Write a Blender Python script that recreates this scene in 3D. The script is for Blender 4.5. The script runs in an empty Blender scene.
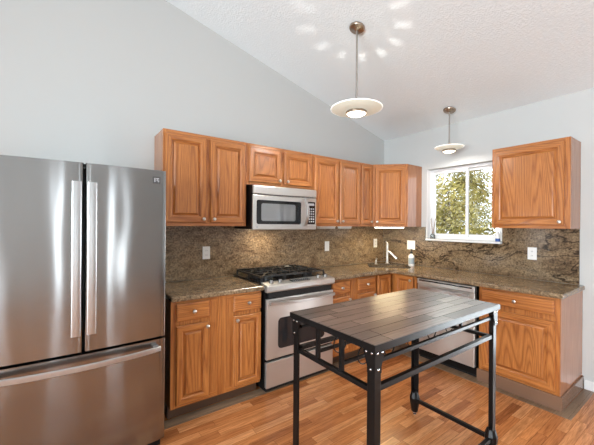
import bpy, bmesh, math, random
from mathutils import Vector, Matrix, geometry
R = math.radians
scene = bpy.context.scene
COL = scene.collection
random.seed(7)

# ------------------------------------------------------------------ camera
cam_d = bpy.data.cameras.new('camera')
cam = bpy.data.objects.new('camera', cam_d)
COL.objects.link(cam)
yaw, roll = R(36.164), R(.4494)
fw = Vector((math.sin(yaw), math.cos(yaw), 0))
rt0 = Vector((math.cos(yaw), -math.sin(yaw), 0)); up0 = Vector((0, 0, 1))
rt = rt0*math.cos(roll)+up0*math.sin(roll); up = up0*math.cos(roll)-rt0*math.sin(roll)
M = Matrix((rt, up, -fw)).transposed().to_4x4()
M.translation = Vector((-3.7076, -2.9537, 1.4314))
cam.matrix_world = M
cam_d.sensor_width = 36; cam_d.lens = 316.694/594*36
cam_d.shift_y = 1.64/594
cam_d.clip_start = .05
scene.camera = cam

# ------------------------------------------------------------------ world, sun, added window lamps, exposure
wd = bpy.data.worlds.new('sky'); scene.world = wd; wd.use_nodes = True
bg = wd.node_tree.nodes['Background']
bg.inputs[0].default_value = (.86, .93, 1, 1); bg.inputs[1].default_value = 2.3
sun_d = bpy.data.lights.new('sun', 'SUN'); sun = bpy.data.objects.new('sun', sun_d); COL.objects.link(sun)
sun_d.energy = 3.0; sun_d.angle = R(.6); sun_d.color = (1, .95, .86)
sun.rotation_euler = (R(40), 0, R(-32))
def added_window_light(loc, rot, sx, sy, watts, col=(1, .985, .96)):  # area lamps added outside the openings, standing in for daylight
    d = bpy.data.lights.new('daylight_fill', 'AREA'); o = bpy.data.objects.new('daylight_fill', d); COL.objects.link(o)
    d.shape = 'RECTANGLE'; d.size = sx; d.size_y = sy; d.energy = watts; d.color = col
    o.location = loc; o.rotation_euler = rot
    return o
DAY = (.87, .94, 1)
RW_X = (-2.48, -4.08, -5.6)  # unseen rear windows, added to put upright reflections on the fridge
for x in RW_X: added_window_light((x, -6.5, 1.2), (R(100), 0, 0), .30, 2.1, 4.5, DAY)
added_window_light((.30, -3.17, 1.05), (R(106), 0, R(90)), 1.05, 1.95, 95, DAY)
added_window_light((-8.6, -3.9, 1.4), (R(118), 0, R(-98)), 3.4, 1.9, 490, DAY)  # strong added lamp behind the unseen left window, lifts ceiling and walls
scene.view_settings.view_transform = 'Standard'
scene.view_settings.look = 'None'
scene.view_settings.gamma = 1
scene.view_settings.use_curve_mapping = False
scene.view_settings.exposure = .55
scene.cycles.max_bounces = 10
scene.cycles.sample_clamp_indirect = 4
scene.cycles.caustics_reflective = False
scene.cycles.caustics_refractive = False

# ------------------------------------------------------------------ materials
MATS = {}
def mat(name, col=(.8, .8, .8), rough=.5, metal=0., **kw):
    m = bpy.data.materials.new(name); m.use_nodes = True
    nt = m.node_tree; b = nt.nodes['Principled BSDF']
    b.inputs['Base Color'].default_value = (*col, 1)
    b.inputs['Roughness'].default_value = rough
    b.inputs['Metallic'].default_value = metal
    for k, v in kw.items():
        b.inputs[k.replace('_', ' ')].default_value = v
    MATS[name] = m
    return m, nt, b
def N(nt, t, **kw):
    n = nt.nodes.new(t)
    for k, v in kw.items():
        if hasattr(n, k): setattr(n, k, v)
        else: n.inputs[k.replace('_', ' ')].default_value = v
    return n
def coords(nt, scale=(1, 1, 1), rnd=0.0, out='Object'):
    tc = N(nt, 'ShaderNodeTexCoord'); mp = N(nt, 'ShaderNodeMapping'); mp.inputs['Scale'].default_value = scale
    src = tc.outputs[out]
    if rnd:
        oi = N(nt, 'ShaderNodeObjectInfo'); mu = N(nt, 'ShaderNodeMath', operation='MULTIPLY'); mu.inputs[1].default_value = rnd
        nt.links.new(oi.outputs['Random'], mu.inputs[0])
        ad = N(nt, 'ShaderNodeVectorMath', operation='ADD'); nt.links.new(src, ad.inputs[0]); nt.links.new(mu.outputs[0], ad.inputs[1])
        src = ad.outputs[0]
    nt.links.new(src, mp.inputs['Vector'])
    return mp.outputs[0]
def ramp(nt, fac, stops, interp='LINEAR'):
    r = N(nt, 'ShaderNodeValToRGB'); cr = r.color_ramp; cr.interpolation = interp
    while len(cr.elements) < len(stops): cr.elements.new(.5)
    for e, (p, c) in zip(cr.elements, stops):
        e.position = p; e.color = (*c, 1) if len(c) == 3 else c
    nt.links.new(fac, r.inputs[0]); return r.outputs[0]
def mixc(nt, fac, a, b, blend='MIX'):
    m = N(nt, 'ShaderNodeMix', data_type='RGBA', blend_type=blend)
    for s, v in ((m.inputs[0], fac), (m.inputs[6], a), (m.inputs[7], b)):
        if hasattr(v, 'is_output'): nt.links.new(v, s)
        elif isinstance(v, (int, float)): s.default_value = v
        else: s.default_value = (*v, 1)
    return m.outputs[2]
def bump(nt, b, h, strength=.2, dist=.01):
    bp = N(nt, 'ShaderNodeBump'); bp.inputs['Strength'].default_value = strength; bp.inputs['Distance'].default_value = dist
    nt.links.new(h, bp.inputs['Height']); nt.links.new(bp.outputs[0], b.inputs['Normal'])

# painted wall and ceiling
m, nt, b = mat('wall_paint', (.575, .585, .575), .75)
n = N(nt, 'ShaderNodeTexNoise', Scale=90.0, Detail=3.0); nt.links.new(coords(nt), n.inputs['Vector']); bump(nt, b, n.outputs[0], .06, .004)
m, nt, b = mat('ceiling_paint', (.86, .92, .945), .85)
n = N(nt, 'ShaderNodeTexNoise', Scale=64.0, Detail=3.0, Roughness=.55); nt.links.new(coords(nt), n.inputs['Vector'])
bump(nt, b, ramp(nt, n.outputs[0], [(.42, (0, 0, 0)), (.6, (1, 1, 1))]), .26, .005)
mat('white_trim', (.82, .82, .82), .35)
mat('white_plastic', (.86, .86, .85), .3)
mat('black_gap', (.006, .006, .006), .6)
mat('black_gloss', (.008, .008, .009), .12)
mat('black_iron', (.006, .0055, .0055), .34, Specular_IOR_Level=.22)
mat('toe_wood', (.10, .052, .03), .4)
mat('sink_bronze', (.045, .035, .028), .5)
mat('cast_iron', (.012, .012, .012), .28)
mat('nickel', (.58, .55, .51), .3, 1.)
mat('stem_nickel', (.40, .37, .34), .38, 1.)
mat('bronze', (.42, .33, .26), .28, 1.)
mat('chrome', (.8, .8, .8), .08, 1.)
mat('rivet', (.75, .75, .75), .25, 1.)
mat('badge_grey', (.05, .05, .05), .4)
mat('grey_button', (.45, .46, .48), .4)

def oak(name, axis):
    m, nt, b = mat(name, rough=.33)
    b.inputs['Coat Weight'].default_value = .25; b.inputs['Coat Roughness'].default_value = .18
    def sc(a, l): return (l, a, a) if axis == 'x' else (a, a, l)
    v = coords(nt, sc(1, .06), 7.3)
    n0 = N(nt, 'ShaderNodeTexNoise', Scale=3.4, Detail=2.0, Roughness=.45, Distortion=.5); nt.links.new(v, n0.inputs['Vector'])
    mu = N(nt, 'ShaderNodeMath', operation='MULTIPLY'); mu.inputs[1].default_value = 38.; nt.links.new(n0.outputs[0], mu.inputs[0])
    fr = N(nt, 'ShaderNodeMath', operation='PINGPONG'); fr.inputs[1].default_value = .5; nt.links.new(mu.outputs[0], fr.inputs[0])
    v2 = coords(nt, sc(1, .035), 3.1)
    n1 = N(nt, 'ShaderNodeTexNoise', Scale=210.0, Detail=4.0, Roughness=.65); nt.links.new(v2, n1.inputs['Vector'])
    c = ramp(nt, fr.outputs[0], [(0., (.34, .108, .025)), (.2, (.485, .178, .044)), (.5, (.55, .212, .056))])
    c2 = ramp(nt, n1.outputs[0], [(.34, (.62, .56, .52)), (.56, (1, 1, 1))])
    c = mixc(nt, .8, c, c2, 'MULTIPLY')
    nt.links.new(c, b.inputs['Base Color'])
    bump(nt, b, n1.outputs[0], .08, .002)
oak('oak_upright', 'z'); oak('oak_across', 'x')
# smooth glossy laminated cabinet ends
m, nt, b = mat('oak_end', rough=.12)
b.inputs['Coat Weight'].default_value = 1; b.inputs['Coat Roughness'].default_value = .05; b.inputs['Coat IOR'].default_value = 1.5; b.inputs['Specular IOR Level'].default_value = 0
n = N(nt, 'ShaderNodeTexNoise', Scale=60.0, Detail=4.0); nt.links.new(coords(nt, (1, 1, .06), 5), n.inputs['Vector'])
nt.links.new(ramp(nt, n.outputs[0], [(.3, (.33, .145, .072)), (.7, (.45, .21, .11))]), b.inputs['Base Color'])

# strip oak floor, boards run along the stove wall
def boards(name, length, width, cols, rough, gap, grain=.6, seam=.5):
    m, nt, b = mat(name, rough=rough)
    v = coords(nt)
    def ma(op, a, b_=None):
        n = N(nt, 'ShaderNodeMath', operation=op)
        for k, q in ((0, a), (1, b_)):
            if q is None: continue
            if hasattr(q, 'is_output'): nt.links.new(q, n.inputs[k])
            else: n.inputs[k].default_value = q
        return n.outputs[0]
    def wn(vec):
        w = N(nt, 'ShaderNodeTexWhiteNoise', noise_dimensions='3D'); nt.links.new(vec, w.inputs['Vector']); return w.outputs['Value']
    def comb(x, y, z=0.):
        c = N(nt, 'ShaderNodeCombineXYZ')
        for k, q in enumerate((x, y, z)):
            if hasattr(q, 'is_output'): nt.links.new(q, c.inputs[k])
            else: c.inputs[k].default_value = q
        return c.outputs[0]
    sp = N(nt, 'ShaderNodeSeparateXYZ'); nt.links.new(v, sp.inputs[0])
    ry = ma('DIVIDE', sp.outputs[1], width); row = ma('FLOOR', ry); fy = ma('FRACT', ry)
    r1 = wn(comb(row, 3.7)); r2 = wn(comb(row, 9.1))
    ln = ma('MULTIPLY', ma('ADD', ma('MULTIPLY', r2, .7), .65), length)
    rx = ma('ADD', ma('DIVIDE', sp.outputs[0], ln), ma('MULTIPLY', r1, 7.)); cl = ma('FLOOR', rx); fx = ma('FRACT', rx)
    tone = wn(comb(row, cl, 1.3))
    ey = ma('MULTIPLY', ma('MINIMUM', fy, ma('SUBTRACT', 1., fy)), width)
    ex = ma('MULTIPLY', ma('MINIMUM', fx, ma('SUBTRACT', 1., fx)), ln)
    edge = ma('LESS_THAN', ma('MINIMUM', ex, ey), gap/2)
    base = ramp(nt, tone, cols)
    ad = N(nt, 'ShaderNodeVectorMath', operation='ADD'); nt.links.new(v, ad.inputs[0]); nt.links.new(comb(ma('MULTIPLY', tone, 37.), ma('MULTIPLY', tone, 11.)), ad.inputs[1])
    mp = N(nt, 'ShaderNodeMapping'); mp.inputs['Scale'].default_value = (.06, 1, 1); nt.links.new(ad.outputs[0], mp.inputs[0])
    n1 = N(nt, 'ShaderNodeTexNoise', Scale=130., Detail=5., Roughness=.6, Distortion=.5); nt.links.new(mp.outputs[0], n1.inputs['Vector'])
    n2 = N(nt, 'ShaderNodeTexNoise', Scale=26., Detail=3., Distortion=1.); nt.links.new(mp.outputs[0], n2.inputs['Vector'])
    c = mixc(nt, grain, base, ramp(nt, n1.outputs[0], [(.3, (.5, .46, .42)), (.6, (1.1, 1.1, 1.1))]), 'MULTIPLY')
    c = mixc(nt, grain*.8, c, ramp(nt, n2.outputs[0], [(.35, (.62, .56, .52)), (.6, (1.08, 1.08, 1.08))]), 'MULTIPLY')
    c = mixc(nt, edge, c, mixc(nt, 1., c, (seam, seam*.92, seam*.85), 'MULTIPLY'))
    nt.links.new(c, b.inputs['Base Color'])
    bump(nt, b, n1.outputs[0], .05, .002)
    # the open joints carry no polish
    fl = ma('SUBTRACT', 1., edge); nt.links.new(ma('MULTIPLY', fl, .5), b.inputs['Specular IOR Level'])
    if seam < .2: nt.links.new(ma('MULTIPLY', fl, ma('ADD', ma('MULTIPLY', tone, .45), .5)), b.inputs['Coat Weight'])
    return m, nt, b
boards('floor_boards', .52, .062, [(0, (.33, .115, .040)), (.3, (.52, .195, .066)), (.65, (.62, .25, .088)), (1, (.70, .33, .14))], .24, .0020, .72, .38)
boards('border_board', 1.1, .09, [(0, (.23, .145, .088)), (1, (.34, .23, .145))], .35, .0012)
m, nt, b = boards('table_boards', .47, .0725, [(0, (.045, .034, .029)), (.5, (.115, .09, .076)), (1, (.25, .205, .18))], .42, .0028, .9, .14)
b.inputs['Coat IOR'].default_value = 2.0; b.inputs['Coat Roughness'].default_value = .22

# granite: mottled gold brown with dark speckle; flowing bands and black veins
def granite(name, veins, band):
    m, nt, b = mat(name, rough=.16)
    v = coords(nt)
    nW = N(nt, 'ShaderNodeTexNoise', Scale=1.7, Detail=2., Distortion=.2); nt.links.new(v, nW.inputs['Vector'])
    sh = N(nt, 'ShaderNodeVectorMath', operation='SCALE'); sh.inputs['Scale'].default_value = .35; nt.links.new(nW.outputs['Color'], sh.inputs[0])
    ad = N(nt, 'ShaderNodeVectorMath', operation='ADD'); nt.links.new(v, ad.inputs[0]); nt.links.new(sh.outputs[0], ad.inputs[1])
    # flowing bands: strong on the window-wall slab (x is near 0 there), faint elsewhere
    mp = N(nt, 'ShaderNodeMapping'); mp.inputs['Scale'].default_value = (1, 1, 3.); mp.inputs['Rotation'].default_value = (R(-12), R(14), 0); nt.links.new(ad.outputs[0], mp.inputs[0])
    nB = N(nt, 'ShaderNodeTexNoise', Scale=band, Detail=6., Roughness=.62, Distortion=.35); nt.links.new(mp.outputs[0], nB.inputs['Vector'])
    nS = N(nt, 'ShaderNodeTexNoise', Scale=62., Detail=3., Roughness=.75); nt.links.new(v, nS.inputs['Vector'])
    nS2 = N(nt, 'ShaderNodeTexVoronoi', Scale=48.); nt.links.new(ad.outputs[0], nS2.inputs['Vector'])
    c = ramp(nt, nB.outputs[0], [(.30, (.12, .072, .042)), (.44, (.235, .152, .090)), (.54, (.315, .212, .130)), (.63, (.225, .155, .100)), (.78, (.38, .28, .185))])
    c = mixc(nt, 1., c, ramp(nt, nS.outputs[0], [(.34, (.38, .35, .33)), (.47, (.9, .9, .9)), (.56, (1.1, 1.1, 1.1)), (.70, (1.6, 1.55, 1.5))]), 'MULTIPLY')
    c = mixc(nt, .55, c, ramp(nt, nS2.outputs['Distance'], [(.15, (.5, .46, .44)), (.5, (1.25, 1.25, 1.25))]), 'MULTIPLY')
    # thin wandering dark veins
    mp2 = N(nt, 'ShaderNodeMapping'); mp2.inputs['Scale'].default_value = (.8, .8, 2.4); mp2.inputs['Rotation'].default_value = (R(-16), R(10), 0); nt.links.new(ad.outputs[0], mp2.inputs[0])
    nV = N(nt, 'ShaderNodeTexNoise', Scale=1.9, Detail=4., Roughness=.55, Distortion=.3); nt.links.new(mp2.outputs[0], nV.inputs['Vector'])
    vn = ramp(nt, nV.outputs[0], [(.482, (1, 1, 1)), (.496, (.10, .08, .07)), (.504, (.10, .08, .07)), (.518, (1, 1, 1))])
    c = mixc(nt, veins, c, vn, 'MULTIPLY')
    if band < 5: c = mixc(nt, 1., c, (.80, .79, .77), 'MULTIPLY')
    c = mixc(nt, 1., c, (.90, .95, .93), 'MULTIPLY')
    nt.links.new(c, b.inputs['Base Color'])
granite('granite', .22, 7.); granite('granite_veined', .85, 3.4)

def steel(name, col, rough, aniso, rot, wav=0):
    m, nt, b = mat(name, col, rough, 1.)
    b.inputs['Anisotropic'].default_value = aniso; b.inputs['Anisotropic Rotation'].default_value = rot
    tg = N(nt, 'ShaderNodeTangent', direction_type='RADIAL', axis='Z'); nt.links.new(tg.outputs[0], b.inputs['Tangent'])
    if wav:
        n2 = N(nt, 'ShaderNodeTexNoise', Scale=2.4, Detail=1.); nt.links.new(coords(nt, (2.2, 1, .4)), n2.inputs['Vector'])
        bump(nt, b, n2.outputs[0], wav, .05)
    return m
steel('fridge_steel', (.33, .325, .32), .15, .88, .25, wav=.13)
steel('steel', (.63, .615, .59), .30, .4, .25)
MATS['steel'].node_tree.nodes['Principled BSDF'].inputs['Metallic'].default_value = .8
mat('handle_steel', (.56, .56, .56), .32, 1.)
mat('knob_steel', (.36, .35, .34), .3, 1.)
mat('skirt_wood', (.22, .125, .08), .16)
mat('sink_steel', (.35, .34, .33), .3, 1.)
m, nt, b = mat('dark_glass', (.02, .02, .022), .05)
m, nt, b = mat('microwave_screen', (.16, .165, .17), .03)
b.inputs['Coat Weight'].default_value = 1; b.inputs['Coat IOR'].default_value = 2.

def glass(name, tint=(.97, .98, .98), refl=1.45):
    m = bpy.data.materials.new(name); m.use_nodes = True; nt = m.node_tree; nt.nodes.clear()
    o = N(nt, 'ShaderNodeOutputMaterial'); t = N(nt, 'ShaderNodeBsdfTransparent'); g = N(nt, 'ShaderNodeBsdfGlossy')
    t.inputs[0].default_value = (*tint, 1); g.inputs['Roughness'].default_value = .02
    f = N(nt, 'ShaderNodeFresnel'); f.inputs[0].default_value = refl; mx = N(nt, 'ShaderNodeMixShader')
    nt.links.new(f.outputs[0], mx.inputs[0]); nt.links.new(t.outputs[0], mx.inputs[1]); nt.links.new(g.outputs[0], mx.inputs[2]); nt.links.new(mx.outputs[0], o.inputs[0])
    MATS[name] = m
glass('pane_glass')
glass('bottle_glass', (.85, .88, .88))
def emit(name, col, s):
    m, nt, b = mat(name, col, .4); b.inputs['Emission Color'].default_value = (*col, 1); b.inputs['Emission Strength'].default_value = s
emit('lit_lens', (1, .93, .76), 3.0)
emit('lit_strip', (1, .90, .66), 5.)
emit('lit_frosted_glass', (.80, .81, .70), .22)
emit('lit_glass_rim', (.97, .96, .9), .55)
emit('hood_lamp', (1, .85, .6), 6.)
mat('lamp_diffuser', (.75, .75, .73), .25)
mat('label_print', (.30, .36, .40), .5)
mat('bottle_blue', (.03, .1, .35), .4)
mat('reed', (.30, .19, .12), .7)
mat('bark', (.10, .08, .06), .9)
m, nt, b = mat('birch_bark', rough=.8)
n = N(nt, 'ShaderNodeTexNoise', Scale=9., Detail=4.); nt.links.new(coords(nt, (1, 1, 3)), n.inputs['Vector'])
nt.links.new(ramp(nt, n.outputs[0], [(.36, (.06, .05, .05)), (.44, (.6, .58, .54))]), b.inputs['Base Color'])
def leafm(name, c1, c2):
    m, nt, b = mat(name, rough=.6)
    g = N(nt, 'ShaderNodeNewGeometry')
    nt.links.new(ramp(nt, g.outputs['Random Per Island'], [(0, c1), (1, c2)]), b.inputs['Base Color'])
    t = N(nt, 'ShaderNodeBsdfTranslucent'); mx = N(nt, 'ShaderNodeMixShader'); mx.inputs[0].default_value = .35
    nt.links.new(b.inputs['Base Color'].links[0].from_socket, t.inputs[0])
    nt.links.new(b.outputs[0], mx.inputs[1]); nt.links.new(t.outputs[0], mx.inputs[2])
    nt.links.new(mx.outputs[0], nt.nodes['Material Output'].inputs[0])
leafm('leaves_gold', (.15, .14, .035), (.50, .42, .13))
leafm('leaves_olive', (.07, .085, .03), (.30, .30, .11))
leafm('leaves_grey', (.12, .135, .09), (.38, .38, .27))
mat('lawn', (.16, .17, .07), .9)

# ------------------------------------------------------------------ mesh builder
class MB:
    def __init__(s): s.bm = bmesh.new()
    def faces(s, pts, fs, mi=0, smooth=False):
        vs = [s.bm.verts.new(p) for p in pts]
        for f in fs:
            try:
                q = s.bm.faces.new([vs[i] for i in f]); q.material_index = mi; q.smooth = smooth
            except ValueError: pass
        return vs
    def box(s, x0, x1, y0, y1, z0, z1, mi=0, T=None):
        if x0 > x1: x0, x1 = x1, x0
        if y0 > y1: y0, y1 = y1, y0
        if z0 > z1: z0, z1 = z1, z0
        p = [Vector((x, y, z)) for z in (z0, z1) for x, y in ((x0, y0), (x1, y0), (x1, y1), (x0, y1))]
        if T: p = [T @ q for q in p]
        s.faces(p, [(3, 2, 1, 0), (4, 5, 6, 7), (0, 1, 5, 4), (1, 2, 6, 5), (2, 3, 7, 6), (3, 0, 4, 7)], mi); return s
    def bar(s, a, b, w, h=None, mi=0, upv=(0, 0, 1)):
        a, b = Vector(a), Vector(b); h = h or w; d = (b-a).normalized(); u = Vector(upv)
        if abs(d.dot(u)) > .95: u = Vector((0, 1, 0))
        sx = d.cross(u).normalized()*w/2; sz = sx.cross(d).normalized()*h/2
        p = [q+i*sx+j*sz for q in (a, b) for i, j in ((-1, -1), (1, -1), (1, 1), (-1, 1))]
        s.faces(p, [(0, 1, 2, 3), (7, 6, 5, 4), (0, 4, 5, 1), (1, 5, 6, 2), (2, 6, 7, 3), (3, 7, 4, 0)], mi); return s
    def tube(s, pts, r, n=10, mi=0, closed=False, flat=None):
        pts = [Vector(p) for p in pts]; k = len(pts); rs = r if isinstance(r, (list, tuple)) else [r]*k
        rings = []; ref = None
        for i, p in enumerate(pts):
            if closed: d = pts[(i+1) % k]-pts[i-1]
            else: d = pts[min(i+1, k-1)]-pts[max(i-1, 0)]
            d.normalize()
            if ref is None: ref = Vector((0, 0, 1)) if abs(d.z) < .9 else Vector((1, 0, 0))
            a = d.cross(ref).normalized(); ref = a.cross(d).normalized()
            fx, fy = flat or (1, 1)
            rings.append([s.bm.verts.new(p+rs[i]*(a*math.cos(t)*fx+ref*math.sin(t)*fy)) for t in [2*math.pi*j/n for j in range(n)]])
        m = k if closed else k-1
        for i in range(m):
            A, B = rings[i], rings[(i+1) % k]
            for j in range(n):
                f = s.bm.faces.new((A[j], A[(j+1) % n], B[(j+1) % n], B[j])); f.smooth = True; f.material_index = mi
        if not closed:
            for q, rev in ((rings[0], True), (rings[-1], False)):
                f = s.bm.faces.new(q[::-1] if rev else q); f.material_index = mi
        return s
    def lathe(s, prof, c=(0, 0, 0), n=28, mi=0, axis='z', smooth=True):
        c = Vector(c); rings = []
        def P(r, h, t):
            a, b_ = r*math.cos(t), r*math.sin(t)
            return c+Vector({'z': (a, b_, h), 'y': (a, -h, b_), 'x': (-h, a, b_)}[axis])   # 'y'/'x': h points to -y / -x
        for r, h in prof:
            if r < 1e-6: rings.append([s.bm.verts.new(P(0, h, 0))])
            else: rings.append([s.bm.verts.new(P(r, h, 2*math.pi*j/n)) for j in range(n)])
        for A, B in zip(rings, rings[1:]):
            for j in range(n):
                a0, a1 = A[j % len(A)], A[(j+1) % len(A)]; b0, b1 = B[j % len(B)], B[(j+1) % len(B)]
                vs = []
                for q in (a0, a1, b1, b0):
                    if q not in vs: vs.append(q)
                if len(vs) > 2:
                    try:
                        f = s.bm.faces.new(vs); f.smooth = smooth; f.material_index = mi
                    except ValueError: pass
        return s
    def prism(s, poly, holes, z0, z1, mi=0, T=None):
        loops = [poly]+holes
        flat = [Vector((x, y, 0)) for l in loops for x, y in l]
        tris = geometry.tessellate_polygon([[Vector((x, y, 0)) for x, y in l] for l in loops])
        def mk(z):
            return [s.bm.verts.new((T @ Vector((p.x, p.y, z))) if T else (p.x, p.y, z)) for p in flat]
        lo, hi = mk(z0), mk(z1)
        for t in tris:
            try:
                s.bm.faces.new([hi[i] for i in t]).material_index = mi; s.bm.faces.new([lo[i] for i in t[::-1]]).material_index = mi
            except ValueError: pass
        k = 0
        for l in loops:
            n = len(l)
            for i in range(n):
                a, b_ = k+i, k+(i+1) % n
                s.bm.faces.new((lo[a], lo[b_], hi[b_], hi[a])).material_index = mi
            k += n
        return s
    def build(s, name, mats, parent=None, loc=None, rot=None, bevel=0, seg=2):
        bmesh.ops.recalc_face_normals(s.bm, faces=s.bm.faces)
        for e in s.bm.edges:
            if len(e.link_faces) == 2 and e.calc_face_angle(0) > R(38): e.smooth = False
        me = bpy.data.meshes.new(name); s.bm.to_mesh(me); s.bm.free()
        for q in (mats if isinstance(mats, (list, tuple)) else [mats]): me.materials.append(MATS[q])
        o = bpy.data.objects.new(name, me); COL.objects.link(o)
        if parent: o.parent = parent
        if loc: o.location = loc
        if rot: o.rotation_euler = rot
        if bevel:
            bv = o.modifiers.new('edge', 'BEVEL'); bv.width = bevel; bv.segments = seg; bv.limit_method = 'ANGLE'; bv.angle_limit = R(40)
        return o
def tag(o, label, cat, group=None):
    o['label'] = label; o['category'] = cat
    if group: o['group'] = group
    return o
def thing(name, label, cat, loc=(0, 0, 0), rz=0, group=None):
    o = bpy.data.objects.new(name, None); COL.objects.link(o); o.empty_display_size = .1
    o.location = loc; o.rotation_euler = (0, 0, rz)
    return tag(o, label, cat, group)
def struct(o): o['kind'] = 'structure'; return o

# ------------------------------------------------------------------ the room
EAVE, SL, RIDGE = 2.641, .2524, -4.6
def cz(x): return EAVE-SL*x if x >= RIDGE else EAVE-SL*RIDGE-SL*(RIDGE-x)
XL, YR = -8.0, -6.2
struct(MB().box(XL-.1, .1, YR-.1, .1, -.1, 0).build('floor', 'floor_boards'))
TX = Matrix(((1, 0, 0, 0), (0, 0, 1, 0), (0, 1, 0, 0), (0, 0, 0, 1)))      # (x, z, y)
sec = [(.1, cz(.1)), (RIDGE, cz(RIDGE)), (XL-.1, cz(XL-.1)), (XL-.1, cz(XL-.1)+.12), (RIDGE, cz(RIDGE)+.12), (.1, cz(.1)+.12)]
struct(MB().prism(sec, [], YR-.12, .12, T=TX).build('ceiling', 'ceiling_paint'))
gab = [(.0, 0), (0, EAVE), (RIDGE, cz(RIDGE)), (XL, cz(XL)), (XL, 0)]
struct(MB().prism(gab, [], 0, .12, T=TX).build('wall_back', 'wall_paint'))
def rect(x0, x1, z0, z1): return [(x0, z0), (x1, z0), (x1, z1), (x0, z1)]
struct(MB().prism(gab, [rect(x-.17, x+.17, .08, 2.3) for x in RW_X], YR-.12, YR, T=TX).build('wall_front', 'wall_paint'))
TY = Matrix(((0, 0, 1, 0), (1, 0, 0, 0), (0, 1, 0, 0), (0, 0, 0, 1)))      # (y, z, x)
WY0, WY1, WZ0, WZ1 = -1.535, -.675, 1.262, 2.135
struct(MB().prism(rect(YR, 0, 0, EAVE), [rect(WY0, WY1, WZ0, WZ1), rect(-3.76, -2.58, .02, 2.1)], 0, .15, T=TY).build('wall_right', 'wall_paint'))
struct(MB().prism(rect(YR, 0, 0, cz(XL)), [rect(-5.8, -2.2, .5, 2.5)], XL-.15, XL, T=TY).build('wall_left', 'wall_paint'))
# kitchen window: white slider, jamb returns, stool
def ring(mb, y0, y1, z0, z1, w, x0, x1, mi=0):
    mb.box(x0, x1, y0, y0+w, z0, z1, mi); mb.box(x0, x1, y1-w, y1, z0, z1, mi)
    mb.box(x0, x1, y0+w, y1-w, z0, z0+w, mi); mb.box(x0, x1, y0+w, y1-w, z1-w, z1, mi)
    return mb
w1 = struct(ring(MB(), WY0+.001, WY1-.001, WZ0+.001, WZ1-.001, .032, .075, .148).build('window_1', 'white_trim', bevel=.003))
YM = -1.125
f = ring(MB(), YM-.022, WY1-.034, WZ0+.034, WZ1-.034, .03, .082, .108).build('sash', 'white_trim', w1, bevel=.003)
MB().box(.094, .098, YM+.009, WY1-.065, WZ0+.065, WZ1-.065).build('pane', 'pane_glass', f)
f = ring(MB(), WY0+.034, YM+.022, WZ0+.034, WZ1-.034, .03, .112, .138).build('sash', 'white_trim', w1, bevel=.003)
MB().box(.124, .128, WY0+.065, YM-.009, WZ0+.065, WZ1-.065).build('pane', 'pane_glass', f)
struct(MB().box(-.03, .074, WY0-.0, WY1+.0, WZ0-.022, WZ0-.0005).build('trim_1', 'white_trim', bevel=.004))
struct(MB().box(.0, .07, WY1-.008, WY1-.0005, WZ0+.002, WZ1-.002).build('trim_2', 'white_trim'))
# patio door further along the window wall, then unseen windows added behind and at the left for light
d1 = struct(ring(MB(), -3.759, -2.581, .021, 2.099, .075, .03, .09).build('door_1', 'white_trim'))
MB().box(.058, .063, -3.683, -2.657, .097, 2.023).build('pane', 'pane_glass', d1)
gm = MB()
for k in (1, 2, 3): gm.box(.045, .0575, -3.684+.257*k-.011, -3.684+.257*k+.011, .096, 2.024)
for k in range(1, 5): gm.box(.0455, .057, -3.684, -2.656, .096+.3856*k-.011, .096+.3856*k+.011)
gm.build('muntin_grid', 'white_trim', d1)
for k, xc in zip((2, 3, 5), RW_X):  # added rear windows, made tall and narrow for streaks on the steel
    mb = MB(); x0, x1 = xc-.169, xc+.169; a, b_ = YR-.1, YR-.03
    mb.box(x0, x0+.035, a, b_, .081, 2.299); mb.box(x1-.035, x1, a, b_, .081, 2.299); mb.box(x0+.035, x1-.035, a, b_, .081, .12); mb.box(x0+.035, x1-.035, a, b_, 2.26, 2.299)
    w = struct(mb.build('window_%d' % k, 'white_trim'))
    MB().box(x0+.036, x1-.036, a+.03, a+.035, .121, 2.259).build('pane', 'pane_glass', w)
w = struct(ring(MB(), -5.799, -2.201, .501, 2.499, .06, XL-.12, XL-.04).build('window_4', 'white_trim'))  # unseen window, added as a light source for the kitchen
MB().box(XL-.08, XL-.075, -5.738, -2.262, .562, 2.438).build('pane', 'pane_glass', w)
struct(MB().box(-.014, -.0005, -2.57, -2.2, .0005, .085).build('baseboard_right', 'white_trim', bevel=.004))
struct(MB().box(XL+.001, -4.15, -.014, -.0005, .0005, .085).build('baseboard_back', 'white_trim', bevel=.004))
# dark border boards let into the floor along the cabinets
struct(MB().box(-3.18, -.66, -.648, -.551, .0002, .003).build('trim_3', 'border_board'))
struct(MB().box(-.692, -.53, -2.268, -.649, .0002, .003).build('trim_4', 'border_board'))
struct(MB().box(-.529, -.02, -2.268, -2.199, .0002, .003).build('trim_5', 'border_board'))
struct(MB().box(.2, 30, -25, 25, -.5, -.3).build('ground', 'lawn'))

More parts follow.
